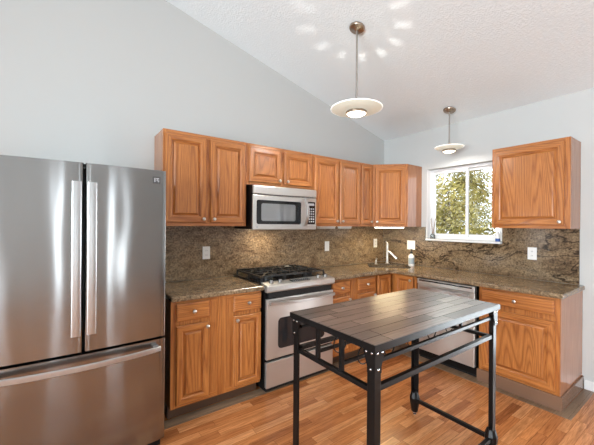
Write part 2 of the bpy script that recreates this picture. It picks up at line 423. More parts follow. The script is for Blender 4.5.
# ------------------------------------------------------------------ oak cabinets
def door(name, w, h, parent, loc, knob=None, fr=.055, th=.019):
    """raised panel door, local x = width, z = height, front towards -y"""
    mb = MB()
    prof = [(0, 0), (0, -th+.007), (.006, -th), (fr-.010, -th), (fr-.006, -th+.004), (fr-.001, -th+.006), (fr, -th+.0165), (fr+.007, -th+.0165), (fr+.021, -th+.005), (fr+.022, -th+.001), (fr+.024, -th+.0005)]
    loops = []
    for i, y in prof:
        loops.append([mb.bm.verts.new(p) for p in ((i, y, i), (w-i, y, i), (w-i, y, h-i), (i, y, h-i))])
    for a, b_ in zip(loops, loops[1:]):
        for j in range(4):
            q = mb.bm.faces.new((a[j], a[(j+1) % 4], b_[(j+1) % 4], b_[j])); q.material_index = 1 if j in (0, 2) else 0
    mb.bm.faces.new(loops[-1]); mb.bm.faces.new(loops[0][::-1])
    o = mb.build(name, ['oak_upright', 'oak_across'], parent, loc)
    if knob: add_knob(o, knob[0], -th, knob[1])
    return o
KN = [None]
def add_knob(o, x, y, z):
    if KN[0] is None:
        mb = MB(); mb.lathe([(0, 0), (.007, 0), (.006, .010), (.009, .014), (.0145, .018), (.0155, .022), (.013, .027), (.006, .030), (0, .0305)], n=16, axis='y')
        k = mb.build('knob', 'nickel', o); KN[0] = k
    else:
        k = KN[0].copy(); COL.objects.link(k); k.parent = o
    k.location = (x, y, z)
def drawer(w, h, parent, loc, th=.019):
    mb = MB(); loops = []
    for i, y in [(0, 0), (0, -th+.007), (.004, -th+.003), (.011, -th)]:
        loops.append([mb.bm.verts.new(p) for p in ((i, y, i), (w-i, y, i), (w-i, y, h-i), (i, y, h-i))])
    for a, b_ in zip(loops, loops[1:]):
        for j in range(4): mb.bm.faces.new((a[j], a[(j+1) % 4], b_[(j+1) % 4], b_[j]))
    mb.bm.faces.new(loops[-1]); mb.bm.faces.new(loops[0][::-1])
    o = mb.build('drawer', 'oak_across', parent, loc); add_knob(o, w/2, -th, h/2); return o
def carcass(t, w, d, z0, z1, toe=None):
    """box + face frame; local origin on the wall at floor"""
    mb = MB(); e = .0006
    mb.box(e, w-e, -d+.02, -.002, z0, z1, 2)
    bd = mb.build('body', ['oak_upright', 'oak_across', 'oak_end'], t)
    fm = MB(); s = .036
    fm.box(e, s, -d, -d+.0195, z0, z1, 0); fm.box(w-s, w-e, -d, -d+.0195, z0, z1, 0)
    fm.box(s, w-s, -d, -d+.0195, z0, z0+s, 1); fm.box(s, w-s, -d, -d+.0195, z1-s, z1, 1); fm.box(s, w-s, -d+.004, -d+.0195, z0+s, z1-s, 0)
    fm.build('face_frame', ['oak_upright', 'oak_across'], t)
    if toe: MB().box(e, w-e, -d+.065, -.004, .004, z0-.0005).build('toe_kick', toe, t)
    return t
UT, UB, UD = 2.183, 1.41, .305
def upper(x0, x1, label, doors, z0=UB, loc=None, rz=0, kn=None):
    t = thing('upper_cabinet', label, 'cabinet', loc or (x0, 0, 0), rz)
    w = x1-x0; carcass(t, w, UD, z0, UT)
    for a, b_, side in doors:
        dw = b_-a; dz0, dz1 = z0+.028, UT-.030
        kx = dw-.028 if side == 'r' else .028
        door('door', dw, dz1-dz0, t, (a, -UD-.0006, dz0), (kx, .03), fr=.055 if dw > .22 else .045)
    t.location.z += z0
    for c in t.children: c.location.z -= z0
    return t
upper(-3.090, -2.358, 'tall two-door oak wall cabinet beside the refrigerator, left of the microwave', [(.016, .350, 'r'), (.386, .716, 'l')])
upper(-2.357, -1.566, 'short two-door oak wall cabinet directly above the microwave', [(.024, .378, 'r'), (.416, .765, 'l')], z0=1.797)
upper(-1.565, -.822, 'two-door oak wall cabinet just right of the microwave', [(.018, .363, 'r'), (.393, .726, 'l')])
upper(-.821, -.6005, 'narrow one-door oak wall cabinet beside the angled corner cabinet', [(.010, .196, 'r')])
# diagonal corner cabinet
t = thing('corner_upper_cabinet', 'angled one-door oak wall cabinet in the room corner over the sink', 'cabinet', (0, 0, 0))
poly = [(-.002, -.002), (-.600, -.002), (-.600, -.305), (-.302, -.603), (-.002, -.603)]
MB().prism([(x, y) for x, y in poly], [], UB, UT).build('body', 'oak_end', t)
dg = math.hypot(.298, .298)
ff = MB(); s = .04
T = Matrix.Translation((-.6005, -.3055, 0)) @ Matrix.Rotation(R(-45), 4, 'Z')
for bx, mi in (((0, s, -.012, -.0005, UB, UT), 0), ((dg-s, dg, -.012, -.0005, UB, UT), 0), ((s, dg-s, -.012, -.0005, UB, UB+s), 1), ((s, dg-s, -.012, -.0005, UT-s, UT), 1)):
    ff.box(*bx, mi, T)
ff.build('face_frame', ['oak_upright', 'oak_across'], t)
dr = door('door', dg-.05, UT-UB-.058, t, tuple(T @ Vector((.025, -.0125, UB+.028))), (.03, .03)); dr.rotation_euler = (0, 0, R(-45))
# wall cabinet right of the window
WR = R(-90)
upper(0, .604, 'wide one-door oak wall cabinet right of the window, alone on the wall', [(.022, .566, 'r')], loc=(0, -1.562, 0), rz=WR)

BT, BB, BD = .872, .098, .61
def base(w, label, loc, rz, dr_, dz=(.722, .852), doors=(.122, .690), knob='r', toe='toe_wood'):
    t = thing('base_cabinet', label, 'cabinet', loc, rz); carcass(t, w, BD, BB, BT, toe=toe)
    a, b_ = dr_
    drawer(b_-a, dz[1]-dz[0], t, (a, -BD-.0006, dz[0]))
    kx = (b_-a)-.022 if knob == 'r' else .022
    door('door', b_-a, doors[1]-doors[0], t, (a, -BD-.0006, doors[0]), (kx, doors[1]-doors[0]-.03), fr=.048)
    return t
base(.384, 'oak base cabinet with drawer and door, next to the refrigerator', (-3.100, 0, 0), 0, (.036, .280))
base(.344, 'oak base cabinet with drawer and door, left against the range', (-2.715, 0, 0), 0, (.095, .346-.024+.022-.0), knob='l')
base(.322, 'oak base cabinet with drawer and door, right against the range', (-1.574, 0, 0), 0, (.010, .262))
base(.334, 'oak base cabinet with drawer and door, between range cabinet and sink corner', (-1.251, 0, 0), 0, (.058, .330))
# corner base cabinet under the sink: two narrow doors meeting in the corner
t = thing('corner_base_cabinet', 'oak corner base cabinet under the sink with two doors meeting at the corner', 'cabinet')
Lp = [(-.916, -.59), (-.63, -.59), (-.59, -.63), (-.59, -.936), (-.004, -.936), (-.004, -.004), (-.916, -.004)]
MB().prism([(-.9155, -.59), (-.59, -.59), (-.59, -.9355), (-.57, -.9355), (-.57, -.57), (-.9155, -.57)], [], BB, BT).build('body', 'oak_upright', t)
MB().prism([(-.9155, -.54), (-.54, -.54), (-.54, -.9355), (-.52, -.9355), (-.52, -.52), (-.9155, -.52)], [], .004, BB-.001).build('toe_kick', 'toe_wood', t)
MB().box(-.9155, -.885, -.61, -.5905, BB, BT).box(-.885, -.612, -.61, -.5905, BT-.02, BT).box(-.61, -.5905, -.9355, -.912, BB, BT).box(-.61, -.5905, -.912, -.612, BT-.02, BT).box(-.885, -.612, -.61, -.5905, BB, BB+.02).box(-.61, -.5905, -.912, -.612, BB, BB+.02).build('face_frame', 'oak_upright', t)
door('door', .232, .745, t, (-.872, -.6106, .118), None, fr=.045)
dd = door('door', .232, .745, t, (-.6106, -.668, .118), (.208, .70), fr=.045); dd.rotation_euler = (0, 0, WR)
# base cabinet at the end of the window wall
t = thing('base_cabinet', 'wide oak base cabinet with one drawer and door at the counter end, right of dishwasher', 'cabinet', (0, -1.585, 0), WR)
carcass(t, .595, BD, BB, BT)
drawer(.535, .118, t, (.026, -BD-.0006, .732)); door('door', .545, .548, t, (.024, -BD-.0006, .138), None, fr=.058)
MB().box(.5956, .6000, -BD, -.002, .002, BT).build('end_panel', 'oak_end', t)
sk = MB(); sk.box(-.012, .612, -.626, -.6106, .002, .112, 0); sk.box(.6006, .612, -.61, -.002, .002, .112, 0)
sk.build('skirting', 'skirt_wood', t, bevel=.002)
MB().box(0, .595, -.60, -.004, .004, BB-.001).build('plinth', 'oak_across', t)

# ------------------------------------------------------------------ counters and backsplash
CT0, CT1 = .8725, .910
tag(MB().prism([(-3.105, -.648), (-2.351, -.648), (-2.351, -.022), (-3.105, -.022)], [], CT0, CT1).build('countertop', 'granite', bevel=.009, seg=3),
    'short brown granite countertop between refrigerator and range', 'countertop')
hole = []
cs = Vector((-.375, -.375)); ux, uy = Vector((.7071, -.7071)), Vector((.7071, .7071))
def sk_pt(a, b_): p = cs+ux*a+uy*b_; return (p.x, p.y)
def rr(hw, hd, r, n=5):
    o = []
    for sx, sy, a0 in ((1, 1, 0), (-1, 1, 90), (-1, -1, 180), (1, -1, 270)):
        for k in range(n+1):
            a = R(a0+90*k/n); o.append((sx*(hw-r)+r*math.cos(a), sy*(hd-r)+r*math.sin(a)))
    return o
hole = [sk_pt(a, b_-.02) for a, b_ in rr(.235, .155, .06)]
tag(MB().prism([(-1.585, -.648), (-.690, -.648), (-.648, -.690), (-.648, -2.205), (-.022, -2.205), (-.022, -.022), (-1.585, -.022)], [hole], CT0, CT1).build('countertop', 'granite', bevel=.009, seg=3),
    'long L-shaped brown granite countertop running round the corner with the sink', 'countertop')
# sink
mb = MB(); prof = [(.236, .156, .8715), (.236, .156, .86), (.225, .145, .70), (.19, .11, .69)]
lp = []
for hw, hd, z in prof: lp.append([mb.bm.verts.new((*sk_pt(a, b_-.02), z)) for a, b_ in rr(hw, hd, .06)])
for a, b_ in zip(lp, lp[1:]):
    for j in range(len(a)): q = mb.bm.faces.new((a[j], a[(j+1) % len(a)], b_[(j+1) % len(a)], b_[j])); q.smooth = True
mb.bm.faces.new(lp[-1])
so = mb.build('sink', 'sink_bronze'); tag(so, 'dark rimmed sink set in the corner of the granite counter', 'sink')
so.modifiers.new('shell', 'SOLIDIFY').thickness = -.002
MB().prism([sk_pt(a, b_-.02) for a, b_ in rr(.252, .172, .07)], [[sk_pt(a, b_-.02) for a, b_ in rr(.229, .149, .055)]], CT1+.0004, CT1+.007).build('rim', 'sink_bronze', so, bevel=.002)
GZ1 = 1.409
tag(MB().box(-3.105, -.0225, -.020, -.0008, .911, GZ1).build('backsplash', 'granite'), 'speckled brown granite backsplash slab along the stove wall', 'backsplash')
tag(MB().prism([(-2.163, .911), (-.021, .911), (-.021, GZ1), (WY1+.012, GZ1), (WY1+.012, WZ0-.024), (WY0-.012, WZ0-.024), (WY0-.012, GZ1), (-2.163, GZ1)], [], -.020, -.0008, T=TY).build('backsplash', 'granite_veined'),
    'veined brown granite backsplash slab under and beside the window', 'backsplash')

# ------------------------------------------------------------------ refrigerator
FX0, FX1, FG = -4.062, -3.188, -3.624
fr_ = thing('refrigerator', 'large stainless steel french-door refrigerator with bottom freezer drawer', 'refrigerator', (FX0, 0, 0))
W = FX1-FX0
MB().box(.004, W-.004, -.745, -.03, .03, 1.745).build('body', 'black_iron', fr_)
def curved(mb, x0, x1, z0, z1, yb, ye, bow, n=14, edge=.012, cx=None, half=None):
    """slightly bowed door skin: front y varies over the full width"""
    xs = [x0]+[x0+edge*.3, x0+edge]+[x0+(x1-x0)*k/n for k in range(1, n) if edge < (x1-x0)*k/n < x1-x0-edge]+[x1-edge, x1-edge*.3, x1]
    def fy(x):
        u = (x-cx)/half; y = ye-bow*(1-u*u)
        e = min(x-x0, x1-x); 
        if e < edge: y += edge*.6*(1-math.sqrt(max(0, 1-(1-e/edge)**2)))
        return y
    lo = [mb.bm.verts.new((x, fy(x), z0)) for x in xs]; hi = [mb.bm.verts.new((x, fy(x), z1)) for x in xs]
    b0 = [mb.bm.verts.new((x, yb, z0)) for x in (x0, x1)]; b1 = [mb.bm.verts.new((x, yb, z1)) for x in (x0, x1)]
    for i in range(len(xs)-1):
        q = mb.bm.faces.new((lo[i], lo[i+1], hi[i+1], hi[i])); q.smooth = True
    mb.bm.faces.new([b0[0]]+lo+[b0[1]]); mb.bm.faces.new(([b1[0]]+hi+[b1[1]])[::-1])
    mb.bm.faces.new((b0[0], b1[0], hi[0], lo[0])); mb.bm.faces.new((b0[1], lo[-1], hi[-1], b1[1])); mb.bm.faces.new((b0[0], b0[1], b1[1], b1[0]))
    return mb
g = FG-FX0
def strap(pts, parent, name='handle', w=.040, h=.014, up_=(0, 0, 1), m='handle_steel'):
    mb = MB(); P = [Vector(p) for p in pts]; rings = []
    U = Vector(up_)
    for i, p in enumerate(P):
        d = (P[min(i+1, len(P)-1)]-P[max(i-1, 0)]).normalized(); s = d.cross(U).normalized()
        rings.append([mb.bm.verts.new(p+U*a*w/2+s*b_*h/2) for a, b_ in ((-1, -.6), (-.8, -1), (.8, -1), (1, -.6), (1, .6), (.8, 1), (-.8, 1), (-1, .6))])
    for A, B in zip(rings, rings[1:]):
        for j in range(8):
            q = mb.bm.faces.new((A[j], A[(j+1) % 8], B[(j+1) % 8], B[j])); q.smooth = True
    mb.bm.faces.new(rings[0][::-1]); mb.bm.faces.new(rings[-1])
    return mb.build(name, m, parent, bevel=.0)
def mounts(par, *bs):
    for q in bs: MB().box(*q).build('mount', 'handle_steel', par)
def vhandle(x, parent):
    pts = []
    for k in range(17):
        u = k/16; z = .825+(1.650-.825)*u
        y = -.905-.012*math.sin(math.pi*u)
        pts.append((x, y, z))
    h = strap(pts, parent, w=.042, h=.016, up_=(1, 0, 0))
    mounts(h, (x-.014, x+.014, -.898, -.838, .840, .870), (x-.014, x+.014, -.898, -.838, 1.605, 1.635))
dl = curved(MB(), .0, g-.005, .716, 1.762, -.7455, -.825, .02, cx=W/2, half=W/2).build('door', 'fridge_steel', fr_)
drr = curved(MB(), g+.005, W, .716, 1.762, -.7455, -.825, .02, cx=W/2, half=W/2).build('door', 'fridge_steel', fr_)
fz = curved(MB(), .0, W, .062, .700, -.7455, -.825, .02, n=24, cx=W/2, half=W/2).build('freezer_drawer', 'fridge_steel', fr_)
vhandle(g-.036, dl); vhandle(g+.034, drr)
hp = []
for k in range(25):
    u = k/24; hp.append((.04+(W-.08)*u, -.872-.05*math.sin(math.pi*u)**.8, .655))
hh = strap(hp, fz, w=.030, h=.016)
mounts(hh, (.045, .075, -.868, -.828, .645, .665), (W-.075, W-.045, -.868, -.828, .645, .665))
MB().box(g-.03, g+.03, -.81, -.7456, 1.7455, 1.761).build('hinge_cover', 'black_iron', fr_)
MB().box(.02, W-.02, -.80, -.70, .012, .055).build('kick_grille', 'black_iron', fr_)
for x in (.06, W-.06): MB().lathe([(0, .0005), (.02, .0005), (.02, .03), (0, .03)], (x, -.12, 0), 12).build('foot', 'black_iron', fr_)
# badge
bx = W-.060
bd = MB().box(bx-.020, bx+.020, -.8365, -.8265, 1.680, 1.720).build('badge', 'badge_grey', drr)
bm_ = MB(); yb = -.8368
for a, c_, z0, z1 in ((-.014, -.009, 1.687, 1.713), (-.004, .013, 1.707, 1.712), (-.001, .004, 1.694, 1.706), (.005, .014, 1.688, 1.693), (.008, .013, 1.697, 1.703)): bm_.box(bx+a, bx+c_, yb-.0008, yb, z0, z1)
bm_.build('emblem', 'grey_button', bd)

# ------------------------------------------------------------------ gas range
rg = thing('range', 'stainless steel slide-in gas range with black oven window', 'range', (-2.348, 0, 0))
RW = .762
MB().box(.002, RW-.002, -.635, -.03, .03, .8715).build('body', 'black_iron', rg)
MB().box(-.004, RW+.006, -.575, -.024, .912, .926).build('cooktop', 'black_gloss', rg, bevel=.004)
# sloped steel control panel with vertical fascia
pn = MB(); sec2 = [(-.570, .928), (-.668, .914), (-.684, .905), (-.686, .868), (-.676, .852), (-.637, .852), (-.637, .905), (-.570, .911)]
TZ = Matrix(((0, 0, 1, 0), (1, 0, 0, 0), (0, 1, 0, 0), (0, 0, 0, 1)))
pc = pn.prism(sec2, [], .001, RW-.001, T=TZ).build('control_panel', 'steel', rg, bevel=.003)
def pnl(x, s_, up_): return Vector((x, -.570-s_, .9285-s_*.143+up_))
mb = MB(); P = [pnl(.275, .03, .0004), pnl(.487, .03, .0004), pnl(.487, .078, .0004), pnl(.275, .078, .0004)]; Q = [p+Vector((0, 0, .0025)) for p in P]
mb.faces(P+Q, [(3, 2, 1, 0), (4, 5, 6, 7), (0, 1, 5, 4), (1, 2, 6, 5), (2, 3, 7, 6), (3, 0, 4, 7)]); dsp = mb.build('display', 'black_gloss', pc)
mb = MB()
for k in range(8):
    for r_ in range(2):
        c0 = pnl(.29+k*.025, .042+r_*.022, .0032); mb.box(c0.x, c0.x+.013, c0.y-.007, c0.y, c0.z, c0.z+.0008)
mb.build('button', 'grey_button', dsp)
for x in (.075, .165, .60, .69):
    k = MB().lathe([(0, 0), (.021, 0), (.021, .004), (.0165, .008), (.0145, .024), (.012, .027), (0, .027)], pnl(x, .052, .0003), 18).build('knob', 'knob_steel', pc)
    c0 = pnl(x, .052, .0275); MB().box(c0.x-.003, c0.x+.003, c0.y-.014, c0.y+.014, c0.z, c0.z+.006).build('pointer', 'black_gloss', k)
# burners and grates
for bx_, by_, r_ in ((.15, -.18, .042), (.15, -.43, .052), (.381, -.30, .045), (.61, -.18, .038), (.61, -.43, .055)):
    bo = MB().lathe([(0, 0), (r_, 0), (r_, .010), (r_*.8, .014), (r_*.8, .018), (0, .020)], (bx_, by_, .9265), 20).build('burner', 'cast_iron', rg)
def grate(x0, x1):
    mb = MB(); y0, y1 = -.545, -.06; z = .966; s_ = .015
    for x in (x0, x1, (x0+x1)/2): mb.bar((x, y0, z), (x, y1, z), s_)
    for k in range(5):
        y = y0+(y1-y0)*k/4; mb.bar((x0, y, z+.004), (x1, y, z+.004), s_)
    for k in (1, 3):
        y = y0+(y1-y0)*k/4; xm = (x0+x1)/2
        for dx, dy in ((.07, .07), (-.07, .07), (.07, -.07), (-.07, -.07)): mb.tube([(xm+dx, y+dy, z), (xm+dx*.5, y+dy*.5, z+.014), (xm+dx*.15, y+dy*.15, z+.008)], .007, 6)
    for x in (x0, x1):
        for y in (y0, (y0+y1)/2, y1): mb.tube([(x, y, z), (x, y, .9268)], .009, 8)
    return mb
for a, b_ in ((.025, .262), (.27, .492), (.50, .737)): grate(a, b_).build('grate', 'cast_iron', rg)
MB().box(.29, .47, -.055, -.028, .9268, .958).build('oven_vent', 'steel', rg, bevel=.004)
# oven door with bowed top edge handle and window
dz0, dz1 = .283, .795
dm = MB(); dm.box(.006, RW-.006, -.668, -.6365, dz0, dz1)
od = dm.build('oven_door', 'steel', rg, bevel=.005)
win = [(x, z) for x, z in [(.381+a, .492+b_) for a, b_ in rr(.262, .132, .035)]]
MB().prism(win, [], -.6705, -.6684, T=TX).build('oven_window', 'dark_glass', od)
hp = [(.020+(RW-.040)*k/20, -.700-.022*math.sin(math.pi*k/20), .763-.006*math.sin(math.pi*k/20)) for k in range(21)]
ohd = strap(hp, od, w=.028, h=.018)
mounts(ohd, (.022, .046, -.694, -.6685, .752, .772), (RW-.046, RW-.022, -.694, -.6685, .752, .772))
MB().box(.03, RW-.03, -.660, -.6365, .797, .848).build('door_vent', 'black_gap', rg)
MB().box(.006, RW-.006, -.668, -.6365, .045, .262).build('storage_drawer', 'steel', rg, bevel=.004)
MB().box(.02, RW-.02, -.63, -.05, .004, .0295).build('kick_plate', 'black_gap', rg)

# ------------------------------------------------------------------ microwave
mw = thing('microwave', 'stainless over-the-range microwave hung under the short cabinet', 'microwave', (-2.340, 0, UB))
MW, z0, z1 = .756, 1.376-UB, 1.790-UB
MB().box(0, MW, -.372, -.0215, z0+.008, z1).build('body', 'black_iron', mw)
fc = MB().box(.004, MW-.004, -.396, -.3725, z0, z1-.088).build('door', 'steel', mw, bevel=.008)
vt = MB().box(.004, MW-.004, -.402, -.3725, z1-.086, z1-.002).build('vent_hood', 'steel', mw, bevel=.012)
MB().box(.05, MW-.05, -.404, -.4015, z1-.086, z1-.083).build('vent_slot', 'black_gap', mw)
win = [(x, z) for x, z in [(.295+a, z0+.165+b_) for a, b_ in rr(.252, .112, .018)]]
wf = MB().prism(win, [], -.3995, -.3965, T=TX).build('window_frame', 'black_gloss', fc)
win = [(x, z) for x, z in [(.285+a, z0+.165+b_) for a, b_ in rr(.195, .082, .02)]]
MB().prism(win, [], -.4005, -.3997, T=TX).build('window', 'microwave_screen', wf)
win = [(x, z) for x, z in [(.683+a, z0+.170+b_) for a, b_ in rr(.050, .115, .01)]]
cp = MB().prism(win, [], -.3995, -.3965, T=TX).build('control_panel', 'black_gloss', fc)
mb = MB(); mb.box(.645, .72, -.4003, -.3997, z0+.245, z0+.27)
for r_ in range(6):
    for c_ in range(3): mb.box(.648+c_*.026, .666+c_*.026, -.4003, -.3997, z0+.075+r_*.026, z0+.09+r_*.026)
mb.build('button', 'grey_button', cp)
hp = [(.586, -.415-.055*math.sin(math.pi*k/16), z0+.035+.285*k/16) for k in range(17)]
strap(hp, fc, w=.030, h=.014, up_=(1, 0, 0))
MB().lathe([(0, 0), (.008, 0), (.008, .001), (0, .001)], (.05, -.3962, z0+.025), 14, axis='y').build('badge', 'grey_button', fc)
hl = MB().box(.20, .34, -.30, -.18, z0+.004, z0+.0075).build('hood_lamp', 'hood_lamp', mw)
ld = bpy.data.lights.new('hood_lamp_light', 'AREA'); lo = bpy.data.objects.new('hood_lamp_light', ld); COL.objects.link(lo)
ld.size = .1; ld.energy = 1.6; ld.color = (1, .82, .58); lo.location = (-2.07, -.22, 1.378)

# ------------------------------------------------------------------ dishwasher
dw = thing('dishwasher', 'stainless steel built-in dishwasher under the counter near the corner', 'dishwasher', (0, -.9555, 0), WR)
DWW = .606
MB().box(.004, DWW-.004, -.59, -.03, .03, .868).build('body', 'black_iron', dw)
ddr = MB().box(.006, DWW-.006, -.632, -.5905, .105, .80).build('door', 'steel', dw, bevel=.006)
MB().box(.006, DWW-.006, -.640, -.5905, .802, .862).build('control_panel', 'steel', dw, bevel=.006)
MB().box(.03, DWW-.03, -.6418, -.6402, .838, .852).build('control_strip', 'black_gloss', dw)
hp = [(.05+(DWW-.1)*k/16, -.655-.018*math.sin(math.pi*k/16), .775) for k in range(17)]
hd = strap(hp, ddr, w=.026, h=.014)
mounts(hd, (.05, .07, -.652, -.6325, .767, .783), (DWW-.07, DWW-.05, -.652, -.6325, .767, .783))
MB().box(.006, DWW-.006, -.575, -.5, .004, .10).build('kick_plate', 'black_gap', dw)

# ------------------------------------------------------------------ island table
TX0, TX1, TY0, TY1, TZ1 = -2.700, -1.530, -2.115, -1.515, .945
tb = thing('island_table', 'industrial kitchen island with grey-brown plank top on black iron frame', 'table', (TX0, TY0, 0))
TW, TD = TX1-TX0, TY1-TY0
tp = MB().box(.004, TW-.004, .004, TD-.004, TZ1-.030, TZ1).build('plank_top', 'table_boards', tb, bevel=.002)
eb = MB(); e = .004
eb.box(0, TW, 0, e-.0003, TZ1-.030, TZ1-.001).box(0, TW, TD-e+.0003, TD, TZ1-.030, TZ1-.001).box(0, e-.0003, e, TD-e, TZ1-.030, TZ1-.001).box(TW-e+.0003, TW, e, TD-e, TZ1-.030, TZ1-.001)
eb.build('edge_band', 'black_iron', tb)
LI = .033; lw = .036
lx = (LI, TW-LI); ly = (LI, TD-LI)
for i, x in enumerate(lx):
    for j, y in enumerate(ly):
        big = (i == 0 and j == 0) or False
        sx = 1 if i == 0 else -1; sy = 1 if j == 0 else -1
        ax, ay, fl, tk = x-sx*lw/2, y-sy*lw/2, .041, .005
        Lq = [(0, 0), (fl, 0), (fl, tk), (tk, tk), (tk, fl), (0, fl)]
        mb = MB(); mb.prism([(ax+sx*p, ay+sy*q) for p, q in Lq], [], .130, TZ1-.0305)
        mb.bar((x, y, .125), (x, y, .175), .030)
        # flared foot
        mb.lathe([(.0, .022), (.021, .022), (.024, .03), (.036, .105), (.037, .13), (.025, .170), (0, .170)], (x, y, 0), 10, smooth=False)
        lg = mb.build('leg', 'black_iron', tb, bevel=.003)
        MB().lathe([(0, .0005), (.013, .0005), (.014, .006), (.007, .010), (.006, .0215), (0, .0215)], (x, y, 0), 14).build('levelling_foot', 'chrome', lg)
        # corner bracket: two gusset plates with rivets
        sx = 1 if i == 0 else -1; sy = 1 if j == 0 else -1
        zt = TZ1-.0312
        ox, oy = x-sx*(lw/2+.0016), y-sy*(lw/2+.0016)
        pl = [(-.002, 0), (.058, 0), (.058, -.012), (.038, -.07), (.038, -.095), (-.002, -.095)]
        bo = [MB().prism([(ox+sx*a, zt+b_) for a, b_ in pl], [], min(oy, oy-sy*.004), max(oy, oy-sy*.004), T=TX).build('gusset_plate', 'black_iron', tb),
              MB().prism([(oy+sy*a, zt+b_) for a, b_ in pl], [], min(ox, ox-sx*.004), max(ox, ox-sx*.004), T=TY).build('gusset_plate', 'black_iron', tb)]
        for a, b_ in ((.012, -.010), (.042, -.010), (.018, -.078)):
            yy = oy-sy*.004; xx = ox-sx*.004
            for k in range(2):
                mr = MB(); prof = [(.0055, 0), (.0045, .003), (.002, .0042), (0, .0045)]
                if k == 0: mr.lathe([(r_, h*sy) for r_, h in prof], (ox+sx*a, yy, zt+b_), 10, axis='y')
                else: mr.lathe([(r_, h*sx) for r_, h in prof], (xx, oy+sy*a, zt+b_), 10, axis='x')
                mr.build('rivet', 'rivet', bo[k])
b = lw/2
def rail(name, p, q, w=.022, h=.022): return MB().bar(p, q, w, h).build(name, 'black_iron', tb, bevel=.002)
for y in ly:
    rail('upper_rail', (lx[0]+b, y, .862), (lx[1]-b, y, .862), .018, .018)
    rail('lower_rail', (lx[0]+b, y, .748), (lx[1]-b, y, .748), .024, .024)
for x in lx:
    rail('side_rail', (x, ly[0]+b, .740), (x, ly[1]-b, .740), .022, .022)
    rail('floor_stretcher', (x, ly[0]+.031, .112), (x, ly[1]-.031, .112), .024, .024) if x == lx[1] else None
    for yy in (TY0+.225-TY0, TY0+.395-TY0):
        rail('rack_post', (x, yy, .752), (x, yy, TZ1-.0305), .020, .020)
rail('floor_stretcher', (lx[0]+.031, ly[0], .112), (lx[1]-.031, ly[0], .112), .024, .024)
for yy in (.225, .395):
    rd = rail('rack_rod', (lx[0]+.011, yy, .786), (lx[1]-.011, yy, .786), .016, .016)
    for x in (.17, .36, .56, .76, .96):
        rad = .045; mr = MB()
        cyc = [(x+rad*math.cos(a), yy-.016, .800+rad*math.sin(a)) for a in [2*math.pi*k/24 for k in range(24)]]
        mr.tube(cyc, .0032, 6, closed=True)
        mr.build('bottle_ring', 'black_iron', rd)

# ------------------------------------------------------------------ pendants
def pendant(x, y, zs, rad, label, slots, watts, down):
    kk = 1. if slots else .8
    t = thing('pendant_lamp', label, 'lamp', (x, y, zs), 0, None)
    zc = cz(x)-zs
    c = MB(); 
    cn = c.lathe([(0, -.03), (.012, -.03), (.020, -.026), (.030, -.022), (.058, -.016), (.064, -.008), (.064, .0), (0, .0)], (0, 0, 0), 28).build('canopy', 'bronze', t, (0, 0, zc-.004))
    cn.rotation_euler = (0, math.atan(SL), 0)
    MB().tube([(0, 0, .082), (0, 0, zc-.02)], .0075, 10).build('stem', 'stem_nickel', t)
    # shallow frosted dish
    pr_ = [(.064, .012), (rad*.6, .016), (rad*.93, .028), (rad, .036), (rad*1.0, .041), (rad*.93, .034), (rad*.6, .022), (.064, .018)]
    dm = MB().lathe(pr_+[pr_[0]], n=48).build('glass_dish', 'lit_frosted_glass', t)
    MB().tube([(rad*math.cos(a), rad*math.sin(a), .0385) for a in [2*math.pi*q/64 for q in range(64)]], .0042, 8, closed=True).build('rim', 'lit_glass_rim', t)
    # collar above the dish, open slots let light out on to the ceiling
    mb = MB(); n = 12
    r0, h0, r1, h1 = .062, .022, .016, .084
    def ringp(u, a): return Vector(((r0+(r1-r0)*u)*math.cos(a), (r0+(r1-r0)*u)*math.sin(a), h0+(h1-h0)*u))
    us = [0, .735, .850, 1.]
    seg = 72
    for i in range(seg):
        a0, a1 = 2*math.pi*i/seg, 2*math.pi*(i+1)/seg
        for k in range(3):
            if slots and k == 1 and i % 6 in (0, 1): continue
            mb.faces([ringp(us[k], a0), ringp(us[k], a1), ringp(us[k+1], a1), ringp(us[k+1], a0)], [(0, 1, 2, 3)], 0, True)
    mb.lathe([(r1, h1), (.012, h1+.006), (.006, h1+.007)], n=24)
    bmesh.ops.remove_doubles(mb.bm, verts=mb.bm.verts, dist=1e-4)
    mb.build('collar', 'nickel', t)
    # lamp cup with frosted lens below the dish
    cup = MB().lathe([(r_*kk, h) for r_, h in [(.066, .0165), (.084, .013), (.088, .008), (.088, -.006), (.085, -.009), (.081, -.007), (.080, .004), (.066, .010)]], n=36).build('lamp_cup', 'bronze', t)
    MB().lathe([(r_*kk, h) for r_, h in [(0, -.024), (.035, -.0225), (.06, -.017), (.0785, -.006), (.0785, -.002), (0, -.002)]], n=32).build('lens', 'lit_lens', cup)
    if slots:
        d = bpy.data.lights.new('bulb', 'POINT'); l = bpy.data.objects.new('bulb', d); COL.objects.link(l)
        d.energy = watts; d.color = (1, .95, .88); d.shadow_soft_size = .0014; l.parent = t; l.location = (0, 0, .026)
    d = bpy.data.lights.new('lens_light', 'AREA'); l = bpy.data.objects.new('lens_light', d); COL.objects.link(l)
    d.shape = 'DISK'; d.size = .13*kk; d.energy = down; d.color = (1, .95, .87); l.parent = t; l.location = (0, 0, -.0265)
    return t
pendant(-1.751, -1.105, 2.362, .210, 'nearer pendant lamp with frosted glass dish hanging above the island', True, 5, 7)
pendant(-.286, -1.114, 2.256, .145, 'farther pendant lamp with frosted glass dish hanging before the window', False, 0, 3)

